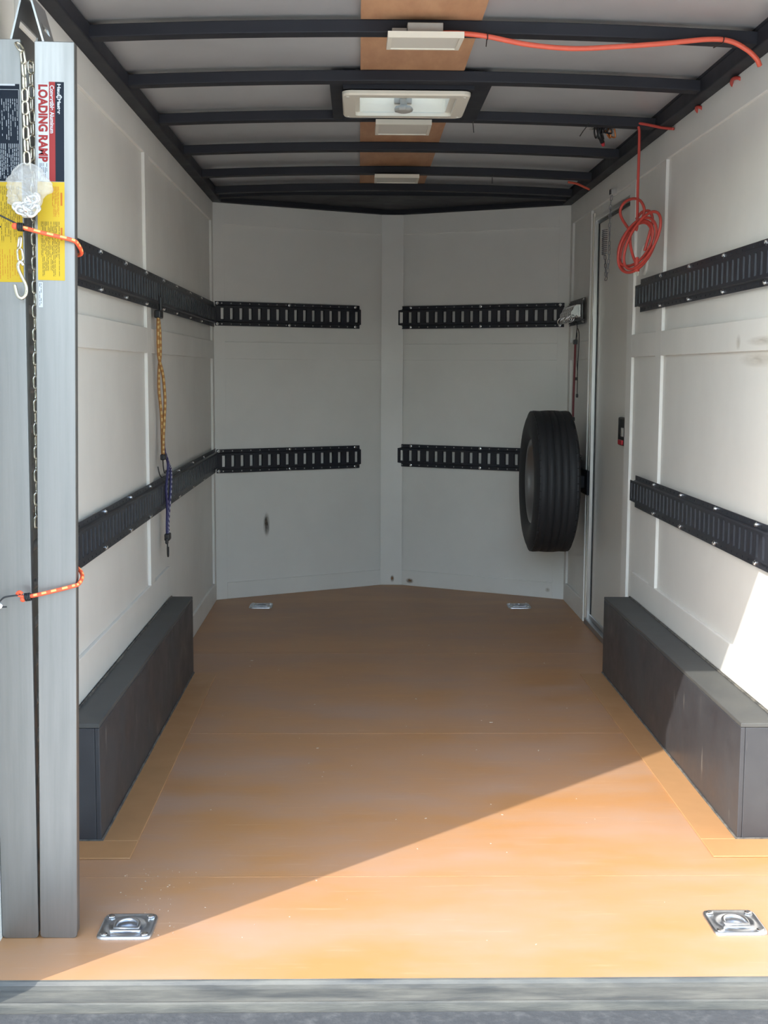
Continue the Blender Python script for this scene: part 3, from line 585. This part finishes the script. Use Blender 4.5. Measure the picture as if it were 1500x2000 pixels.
for i in range(13):
    put('chain_link', lk2, t, (rnd.uniform(-0.018, 0.016), rnd.uniform(-0.010, 0.010), rnd.uniform(-0.040, -0.012)), (rnd.uniform(-1.5, 1.5), rnd.uniform(0.6, 2.2), rnd.uniform(-0.5, 0.5)))

# ---------------------------------------------------------------- orange bungees round the ramps
def bungee(name, label, cat, path, r, mats, period=4, group=None, n=10, k=8, dashk=(2, 3, 7, 8)):
    t = thing(name, path[0], label, cat, group)
    P = smoothpath(path, k)
    obj('elastic_rope', MB().tube(P, r, n, dash=lambda i, q: q in dashk and i % period < period // 2), mats, t, smooth=True)
    return t
def coil(c, ax, r, turns, pitch, n=14):
    ax = Vector(ax).normalized(); u = ax.orthogonal().normalized(); w = ax.cross(u)
    return [Vector(c) + ax * (pitch * i / n) + (u * math.cos(2 * math.pi * i / n) + w * math.sin(2 * math.pi * i / n)) * r for i in range(turns * n + 1)]
t = bungee('bungee', 'short orange bungee tied across the ramps at the yellow stickers', 'bungee cord',
           [(-0.853, 2.607, 1.512), (-0.845, 2.607, 1.511), (-0.80, 2.615, 1.500), (-0.752, 2.621, 1.489), (-0.7425, 2.634, 1.482), (-0.7425, 2.668, 1.468), (-0.755, 2.684, 1.464), (-0.775, 2.690, 1.468), (-0.79, 2.695, 1.474)], 0.0042, ['bung_o', 'bung_y'], 4, 'orange bungees round the ramps')
obj('knob', MB().lathe([(0, -0.007), (0.005, -0.005), (0.0068, 0), (0.005, 0.005), (0, 0.007)], 12, Matrix.Translation((-0.861, 2.604, 1.514))), 'bung_o', t, smooth=True)
obj('wire_coil', MB().tube(coil((-0.856, 2.606, 1.513), (1, 0, -0.1), 0.0075, 4, 0.0032), 0.0016, 6), 'blackp', t, smooth=True)
obj('hook', MB().tube(smoothpath([(-0.856, 2.604, 1.518), (-0.880, 2.598, 1.530), (-0.898, 2.594, 1.538), (-0.910, 2.592, 1.537), (-0.914, 2.592, 1.526), (-0.906, 2.592, 1.516), (-0.886, 2.594, 1.511)], 6), 0.0018, 8), 'blackp', t, smooth=True)
t = bungee('bungee', 'short orange bungee tied across the ramps low down near the wheel box', 'bungee cord',
           [(-0.862, 2.607, 0.757), (-0.845, 2.609, 0.759), (-0.81, 2.617, 0.766), (-0.768, 2.624, 0.776), (-0.7560, 2.634, 0.780), (-0.7560, 2.668, 0.792), (-0.770, 2.684, 0.806), (-0.790, 2.690, 0.806), (-0.80, 2.695, 0.805)], 0.0042, ['bung_o', 'bung_y'], 4, 'orange bungees round the ramps')
obj('knob', MB().tube(smoothpath([(-0.862, 2.604, 0.757), (-0.872, 2.603, 0.760), (-0.877, 2.603, 0.764), (-0.872, 2.602, 0.768), (-0.866, 2.602, 0.764)], 5), 0.0035, 8).lathe([(0, -0.006), (0.0045, -0.004), (0.006, 0), (0.0045, 0.004), (0, 0.006)], 12, Matrix.Translation((-0.866, 2.604, 0.752))), 'bung_o', t, smooth=True)
obj('wire_coil', MB().tube(coil((-0.862, 2.607, 0.756), (1, 0, 0.12), 0.0075, 4, 0.0032), 0.0016, 6), 'blackp', t, smooth=True)
obj('hook', MB().tube(smoothpath([(-0.866, 2.603, 0.762), (-0.89, 2.598, 0.760), (-0.903, 2.596, 0.757), (-0.912, 2.594, 0.749), (-0.920, 2.592, 0.744), (-0.930, 2.592, 0.743)], 6), 0.0018, 8), 'blackp', t, smooth=True)
t = thing('snap_hook', (-0.918, 2.59, 0.742), 'chrome snap hook at the left edge caught on the lower orange bungee', 'hook')
obj('hook_body', MB().tube(smoothpath([(-0.937, 2.590, 0.748), (-0.914, 2.588, 0.7465), (-0.906, 2.588, 0.7415), (-0.912, 2.588, 0.7365), (-0.937, 2.590, 0.7345)], 6), 0.0034, 10), 'chrome', t, smooth=True)
obj('gate_pin', MB().tube([(-0.912, 2.587, 0.7385), (-0.895, 2.587, 0.7395)], 0.0016, 8), 'blackp', t)

for o in C.objects:
    if o.parent is None and o.name.split('.')[0] in ('ramp_chain', 'gap_chain', 'bubble_wrap_bundle', 'bungee', 'snap_hook'): o.location.y -= 0.013

# ---------------------------------------------------------------- bungees hanging from the left wall
g2 = 'bungees hanging from the left wall'
t = thing('bungee', (-0.915, 4.76, 1.44), 'gold bungee cord looped from the upper left wall rail', 'bungee cord', g2)
rp = lambda P: smoothpath([(x, y, z) for x, y, z in P], 14)
sA = rp([(-0.912, 4.725, 1.425), (-0.912, 4.715, 1.38), (-0.914, 4.735, 1.28), (-0.906, 4.775, 1.21), (-0.904, 4.805, 1.12), (-0.906, 4.795, 1.04), (-0.908, 4.775, 0.96), (-0.908, 4.772, 0.905)])
sB = rp([(-0.918, 4.765, 1.425), (-0.916, 4.785, 1.37), (-0.914, 4.775, 1.29), (-0.918, 4.760, 1.22), (-0.920, 4.768, 1.15), (-0.916, 4.790, 1.06), (-0.914, 4.790, 0.97), (-0.912, 4.780, 0.905)])
dk = lambda i, q: q in (2, 3, 7, 8) and i % 4 < 2
obj('elastic_rope', MB().tube(sA, 0.0058, 10, dash=dk).tube(sB, 0.0058, 10, dash=dk), ['bung_g', 'bung_gt'], t, smooth=True)
obj('end_cap', MB().box(-0.926, -0.902, 4.715, 4.785, 1.418, 1.448).box(-0.918, -0.905, 4.768, 4.784, 1.445, 1.50), 'blackp', t, bevel=0.005)
obj('end_cap', MB().box(-0.918, -0.900, 4.755, 4.80, 0.888, 0.910), 'blackp', t, bevel=0.004)
obj('hook', MB().tube(smoothpath([(-0.910, 4.775, 0.892), (-0.908, 4.765, 0.865), (-0.906, 4.775, 0.842), (-0.906, 4.80, 0.836), (-0.906, 4.815, 0.845)], 6), 0.0022, 8)
    .tube(smoothpath([(-0.918, 4.70, 0.868), (-0.912, 4.70, 0.840), (-0.908, 4.73, 0.825), (-0.906, 4.775, 0.826)], 6), 0.0022, 8), 'blackp', t, smooth=True)
t = thing('bungee', (-0.905, 4.86, 0.87), 'dark blue bungee cord with white flecks hanging below the gold one', 'bungee cord', g2)
dk2 = lambda i, q: q in (1, 2, 6) and i % 4 < 2
qA = rp([(-0.912, 4.800, 1.02), (-0.910, 4.805, 0.93), (-0.902, 4.845, 0.872), (-0.902, 4.83, 0.83), (-0.904, 4.805, 0.77), (-0.904, 4.825, 0.70), (-0.906, 4.825, 0.63), (-0.906, 4.825, 0.595)])
qB = rp([(-0.902, 4.848, 0.872), (-0.900, 4.895, 0.84), (-0.900, 4.895, 0.78), (-0.902, 4.865, 0.71), (-0.904, 4.84, 0.64), (-0.904, 4.84, 0.595)])
obj('elastic_rope', MB().tube(qA, 0.0056, 10, dash=dk2).tube(qB, 0.0056, 10, dash=dk2), ['bung_b', 'bung_w'], t, smooth=True)
obj('end_cap', MB().box(-0.916, -0.896, 4.81, 4.865, 0.572, 0.600).box(-0.912, -0.900, 4.805, 4.82, 0.560, 0.585), 'blackp', t, bevel=0.005)
obj('hook', MB().tube(smoothpath([(-0.906, 4.83, 0.575), (-0.906, 4.825, 0.545), (-0.906, 4.83, 0.515), (-0.906, 4.845, 0.508), (-0.906, 4.85, 0.525), (-0.906, 4.848, 0.545)], 6), 0.0028, 8), 'blackp', t, smooth=True)

# ---------------------------------------------------------------- ring fittings and strap above the tyre
fit_ring = MB().tube([(0.019 * math.cos(q), 0, 0.019 * math.sin(q)) for q in [2 * math.pi * i / 20 for i in range(20)]], 0.003, 8, closed=True).mesh('ring', 'chrome', smooth=True)
_fp = [(0.0, -0.026), (-0.010, -0.030), (-0.020, -0.022), (-0.030, -0.030), (-0.044, -0.030), (-0.052, -0.018), (-0.050, -0.002), (-0.040, 0.010), (-0.036, 0.024), (-0.022, 0.034), (0.0, 0.034)]
fit_body = MB().prism(_fp, -0.0035, 0.0035, Matrix(((1, 0, 0, 0), (0, 0, 1, 0), (0, 1, 0, 0), (0, 0, 0, 1)))).box(-0.006, 0.0, -0.012, 0.012, -0.028, 0.034).mesh('spring_body', 'fitting')
fp = ['nearest the door', 'second from the door', 'third from the door', 'fourth from the door', 'third from the corner', 'second from the corner', 'nearest the corner']
for i in range(7):
    y = 6.262 + i * 0.0534; x = WR - bt - 0.014
    t = thing('track_ring_fitting', (x, y, 1.525), 'zinc ring fitting clipped in the short rail above the spare tyre, ' + fp[i], 'rail fitting', 'zinc ring fittings')
    put('spring_body', fit_body, t, bevel=0.003)
    put('ring', fit_ring, t, (-0.046, 0, -0.036), (0.5, 0.0, 0.5 + 0.2 * (i % 3)))
t = thing('bungee_strap', (0.895, 6.23, 1.46), 'dark red elastic strap running from the rail down to the spare tyre', 'strap')
obj('elastic_rope', MB().tube(smoothpath([(0.903, 6.25, 1.370), (0.900, 6.24, 1.25), (0.896, 6.23, 1.10), (0.894, 6.22, 1.00)], 6), 0.0055, 8), 'bung_r', t, smooth=True)
obj('end_cap', MB().box(0.894, 0.912, 6.23, 6.27, 1.362, 1.385).box(0.888, 0.900, 6.20, 6.24, 0.985, 1.005), 'blackp', t, bevel=0.003)
obj('hook', MB().tube(smoothpath([(0.905, 6.25, 1.38), (0.908, 6.25, 1.42), (0.912, 6.26, 1.45), (0.908, 6.27, 1.475), (0.902, 6.26, 1.46)], 6), 0.0022, 8).tube(smoothpath([(0.893, 6.22, 0.988), (0.891, 6.20, 0.955), (0.882, 6.18, 0.942)], 6), 0.0022, 8), 'blackp', t, smooth=True)
t = thing('black_lanyard', (0.915, 6.24, 1.44), 'thin black looped cord hanging beside the dark red strap', 'cord')
obj('elastic_rope', MB().tube(smoothpath([(0.914, 6.25, 1.44), (0.919, 6.24, 1.41), (0.918, 6.24, 1.33), (0.915, 6.24, 1.25), (0.914, 6.23, 1.18), (0.914, 6.23, 1.115)], 6), 0.0022, 8).tube(smoothpath([(0.910, 6.25, 1.42), (0.910, 6.24, 1.35), (0.911, 6.24, 1.27), (0.914, 6.23, 1.22)], 6), 0.0018, 8), 'blackp', t, smooth=True)
obj('toggle', MB().box(0.909, 0.919, 6.225, 6.24, 1.10, 1.118).box(0.904, 0.916, 6.232, 6.246, 1.185, 1.20), 'blackp', t, bevel=0.002)

# ---------------------------------------------------------------- orange extension cord
t = thing('extension_cord', (0.055, 3.45, 2.12), 'orange power cord swagged along the first roof bow from the near light', 'power cord')
obj('cable', MB().tube(smoothpath([(0.05, 3.44, 2.116), (0.10, 3.445, 2.117), (0.17, 3.452, 2.112), (0.28, 3.452, 2.092), (0.40, 3.452, 2.083), (0.52, 3.452, 2.089), (0.64, 3.452, 2.098), (0.76, 3.452, 2.110), (0.82, 3.452, 2.106), (0.865, 3.452, 2.085), (0.892, 3.452, 2.062), (0.905, 3.46, 2.045)], 8), 0.0068, 10), 'cord', t, smooth=True)
obj('cable_tie', MB().tube(coil((0.170, 3.452, 2.113), (1, 0, 0), 0.0085, 1, 0.003), 0.0015, 6).tube([(0.17, 3.452, 2.105), (0.168, 3.45, 2.085)], 0.0014, 6).tube(coil((0.80, 3.452, 2.109), (1, 0, -.2), 0.0085, 1, 0.003), 0.0015, 6).tube([(0.80, 3.452, 2.10), (0.775, 3.45, 2.088)], 0.0016, 6), 'blackp', t)
def lp(cx, cz, a, b, tilt, y0, n=14, ph=0.0, dy=0.0):
    out = []
    for i in range(n):
        q = ph + 2 * math.pi * i / n; u, v = a * math.cos(q), b * math.sin(q)
        x = cx + u * math.cos(tilt) - v * math.sin(tilt); z = cz + u * math.sin(tilt) + v * math.cos(tilt)
        out.append((x, y0 - (x - 0.88) * 1.9 + dy * math.sin(q), z))
    return out
t = thing('extension_cord', (0.89, 4.66, 2.11), 'coiled orange power cord hanging on the right wall beside the door', 'power cord')
m = MB(); cr = 0.0052
m.tube(smoothpath([(0.985, 4.52, 2.078), (0.950, 4.56, 2.090), (0.905, 4.62, 2.112), (0.884, 4.64, 2.116), (0.888, 4.635, 2.09), (0.888, 4.63, 2.0), (0.885, 4.62, 1.88), (0.884, 4.61, 1.76), (0.880, 4.61, 1.735)], 6), cr, 10)
for a_ in ((0.882, 1.682, 0.044, 0.096, -0.24, 4.60), (0.884, 1.676, 0.037, 0.088, -0.20, 4.63), (0.880, 1.690, 0.040, 0.080, -0.28, 4.615), (0.892, 1.695, 0.036, 0.100, -0.30, 4.585)):
    m.tube(smoothpath(lp(*a_), 4, closed=True), cr, 10, closed=True)
m.tube(smoothpath([(0.868, 4.66, 1.742), (0.846, 4.70, 1.790), (0.842, 4.71, 1.822), (0.855, 4.69, 1.848), (0.876, 4.64, 1.853), (0.893, 4.60, 1.838), (0.902, 4.58, 1.805), (0.897, 4.59, 1.775)], 6), cr, 10)
m.tube(smoothpath([(0.885, 4.63, 1.78), (0.898, 4.60, 1.800), (0.916, 4.56, 1.798), (0.926, 4.55, 1.765), (0.918, 4.56, 1.72), (0.905, 4.57, 1.66)], 6), cr, 10)
m.tube(smoothpath([(0.868, 4.64, 1.735), (0.866, 4.64, 1.70), (0.872, 4.63, 1.66), (0.882, 4.60, 1.615)], 6), cr, 10)
obj('cable', m, 'cord2', t, smooth=True)
obj('plug_prongs', MB().box(0.879, 0.882, 4.597, 4.603, 1.572, 1.592).box(0.886, 0.889, 4.592, 4.598, 1.574, 1.592), 'gold', t)
obj('plug', MB().lathe([(0, 1.588), (0.010, 1.589), (0.0115, 1.605), (0.008, 1.625), (0.0055, 1.64)], 12, Matrix.Translation((0.884, 4.597, 0))), 'cord2', t, smooth=True)
t.location.x -= 0.047
t = thing('extension_cord', (0.94, 3.80, 2.07), 'orange cord peeking out in short bends along the top of the right wall', 'power cord')
for yc, rr_ in ((3.80, 0.040), (4.20, 0.026)):
    obj('cable', MB().tube([(0.945 - 0.012 * math.sin(q), yc - rr_ * math.cos(q), 2.077 + 0.0100 * math.sin(q)) for q in [math.pi * i / 12 for i in range(13)]], 0.0055, 8), 'cord2', t, smooth=True)
t = thing('extension_cord', (0.86, 5.95, 2.09), 'short end of orange cord tucked behind the right wall above the door', 'power cord')
obj('cable', MB().tube(smoothpath([(0.80, 5.935, 2.100), (0.84, 5.95, 2.096), (0.875, 5.96, 2.084), (0.905, 5.965, 2.072)], 6), 0.0055, 8), 'cord', t, smooth=True)

# ---------------------------------------------------------------- small fittings
t = thing('wiring_box', (0.745, 4.79, 2.12), 'open wiring box with loose black wires in the roof', 'wiring box')
x0, x1, y0, y1 = 0.700, 0.792, 4.75, 4.86; z = 2.135
m = MB(); f = 0.008
m.box(x0, x1, y0, y0 + f, z, z + 0.004); m.box(x0, x1, y1 - f, y1, z, z + 0.004); m.box(x0, x0 + f, y0 + f, y1 - f, z, z + 0.004); m.box(x1 - f, x1, y0 + f, y1 - f, z, z + 0.004)
obj('frame', m, 'grey', t); obj('box_back', MB().box(x0 + f, x1 - f, y0 + f, y1 - f, z + 0.001, z + 0.004), 'blackp', t)
rnd = random.Random(5); m = MB(); m2 = MB()
for i in range(10):
    a = rnd.uniform(x0 + 0.012, x1 - 0.025); b = rnd.uniform(y0 + 0.02, y1 - 0.02)
    P = smoothpath([(a, b, z + 0.002), (a + rnd.uniform(-.01, .02), b, z - 0.02), (a + rnd.uniform(0, .03), b + 0.01, z - rnd.uniform(.02, .038)), (a + rnd.uniform(0.01, .03), b, z + 0.001)], 5)
    (m if i % 5 else m2).tube(P, 0.0032, 6)
m.tube([(x0 + 0.02, y0 + 0.04, z), (x0 + 0.028, y0 + 0.05, z - 0.03), (x0 + 0.042, y0 + 0.06, z - 0.055)], 0.0085, 8)
obj('wires', m, 'blackp', t, smooth=True); obj('bare_wires', m2, 'copper', t, smooth=True)
obj('wire_cap', MB().tube([(x0 + 0.042, y0 + 0.06, z - 0.055), (x0 + 0.047, y0 + 0.065, z - 0.066)], [0.008, 0.006], 10), 'red', t, smooth=True)
for i, (x, y, dx, dz, lab) in enumerate(((0.243, 4.66, 0.004, 0.035, 'loose black cable tie dangling right of the roof vent'), (0.445, 5.905, 0.0, 0.03, 'loose black cable tie dangling from a far roof bow'), (0.655, 4.66, -0.022, 0.035, 'loose black cable tie dangling by the wiring box'))):
    tag(obj('cable_tie', MB().tube([(x + 0.002, y - 0.032, 2.105 + zc(x)), (x, y - 0.024, 2.099 + zc(x)), (x, y + 0.008, 2.097 + zc(x)), (x + dx * 0.5, y + 0.012, 2.10 + zc(x) - dz * 0.5), (x + dx, y + 0.014, 2.10 + zc(x) - dz)], 0.0016, 6), 'blackp'), lab, 'cable tie', 'loose cable ties')
# door spring and chain
t = thing('door_check_chain', (0.925, 5.66, 2.0), 'door check chain and coil spring hanging above the side door', 'chain')
obj('bracket', MB().box(0.915, 0.942, 5.645, 5.685, 1.985, 2.012), 'chrome', t, bevel=0.003)
sm_ = link_mesh(0.024, 0.012, 0.0019, 'dull')
chain(t, [(0.925, 5.68, 1.985), (0.925, 5.70, 1.93), (0.928, 5.72, 1.85), (0.928, 5.72, 1.75), (0.925, 5.73, 1.66), (0.922, 5.745, 1.635)], sm_, 0.0195, 0.4, 3)
chain(t, [(0.922, 5.78, 1.74), (0.922, 5.76, 1.68), (0.922, 5.75, 1.645)], sm_, 0.0195, 0.4, 4)
obj('spring', MB().tube(coil((0.922, 5.80, 1.745), (0, 0, 1), 0.011, 13, 0.0085, 12), 0.0020, 6), 'dull', t, smooth=True)
t.location.y -= 0.14
t = thing('wall_cover_plate', (0.95, 4.99, 1.66), 'round white cover plate on the right wall behind the coiled cord', 'cover plate')
obj('plate', MB().lathe([(0.062, 0), (0.062, 0.004), (0.056, 0.007), (0.045, 0.0075), (0.043, 0.005), (0, 0.005)], 32, Matrix.Translation((WR, 4.99, 1.668)) @ Matrix.Rotation(-math.pi / 2, 4, 'Y')), 'white', t, smooth=True)
# marks that belong to the surfaces
def blotch(name, cols, fac):
    m = bpy.data.materials.new(name); m.use_nodes = True; n = m.node_tree.nodes; l = m.node_tree.links; b = n['Principled BSDF']
    b.inputs['Base Color'].default_value = (*cols, 1); b.inputs['Roughness'].default_value = 0.6
    tc = n.new('ShaderNodeTexCoord'); sb_ = n.new('ShaderNodeVectorMath'); sb_.operation = 'SUBTRACT'; sb_.inputs[1].default_value = (0.5, 0.5, 0.5)
    ln = n.new('ShaderNodeVectorMath'); ln.operation = 'LENGTH'; nz = n.new('ShaderNodeTexNoise'); nz.inputs['Scale'].default_value = 5.0; nz.inputs['Detail'].default_value = 5
    l.new(tc.outputs['Generated'], sb_.inputs[0]); l.new(sb_.outputs[0], ln.inputs[0]); l.new(tc.outputs['Generated'], nz.inputs['Vector'])
    mr = n.new('ShaderNodeMapRange'); mr.inputs[1].default_value = 0.5; mr.inputs[2].default_value = 0.05; l.new(ln.outputs['Value'], mr.inputs[0])
    mu = n.new('ShaderNodeMath'); mu.operation = 'MULTIPLY'; l.new(mr.outputs[0], mu.inputs[0]); l.new(nz.outputs[0], mu.inputs[1])
    m2 = n.new('ShaderNodeMath'); m2.operation = 'MULTIPLY'; m2.use_clamp = True; m2.inputs[1].default_value = fac; l.new(mu.outputs[0], m2.inputs[0]); l.new(m2.outputs[0], b.inputs['Alpha'])
    return m
M['b_smear'] = blotch('soot_smear', (0.12, 0.09, 0.07), 1.7); M['b_rust'] = blotch('rust_smear', (0.26, 0.13, 0.05), 1.8); M['b_faint'] = blotch('faint_stain', (0.42, 0.34, 0.22), 0.55); M['b_yellow'] = blotch('water_stain', (0.45, 0.33, 0.16), 0.9)
def mark(w, T, u0, u1, z0, z1, y, m, name='stain'):
    obj(name, MB().add([(u0, y, z0), (u1, y, z0), (u1, y, z1), (u0, y, z1)], [(0, 1, 2, 3)], T), m, w)
mark(wFL, FL, 0.755, 0.815, 0.32, 0.46, 0.0006, 'b_smear'); mark(wFL, FL, 0.780, 0.800, 0.385, 0.435, 0.0008, 'b_smear')
mark(wFR, Matrix.Identity(4), N.x - 0.005, N.x + 0.020, 0.015, 0.060, N.y - 0.0456, 'b_rust')
mark(wFR, FR, 0.09, 0.165, 0.012, 0.045, 0.0107, 'b_rust'); mark(wFR, FR, 0.94, 0.985, 0.03, 0.06, 0.0107, 'b_yellow')
TW = frame((WR, 0, 0), (0, 1, 0), (-1, 0, 0))
mark(wR, TW, 3.35, 3.72, 1.24, 1.288, 0.0008, 'b_faint'); mark(wR, TW, 3.66, 3.71, 1.29, 1.34, 0.0125, 'b_faint'); mark(wR, TW, 3.30, 3.62, 1.30, 1.33, 0.0125, 'b_faint')
# grit and paint flakes on the floor
rnd = random.Random(21); m = MB()
def flake(x, y, s_):
    a = rnd.uniform(0, 6.3); L = s_ * rnd.uniform(0.8, 1.6); w = s_ * 0.4; c, q = math.cos(a), math.sin(a)
    m.prism([(x + c * L, y + q * L), (x - q * w, y + c * w), (x - c * L, y - q * L), (x + q * w, y - c * w)], 0.0001, 0.0012)
for x, y in ((0.15, 5.55), (0.94 - 0.08, 5.95), (0.42, 3.97), (0.05, 4.62), (-0.62, 5.25), (0.30, 4.30), (-0.30, 4.0), (0.62, 5.2)): flake(x, y, 0.006)
for i in range(60): flake(rnd.gauss(-0.64, 0.06), rnd.uniform(2.62, 3.0), rnd.uniform(0.0006, 0.0014))
for i in range(60): flake(rnd.uniform(-0.7, 0.7), rnd.uniform(2.5, 6.3), rnd.uniform(0.001, 0.0026))
o = obj('grit', m, 'flake', fl); o['kind'] = 'stuff'
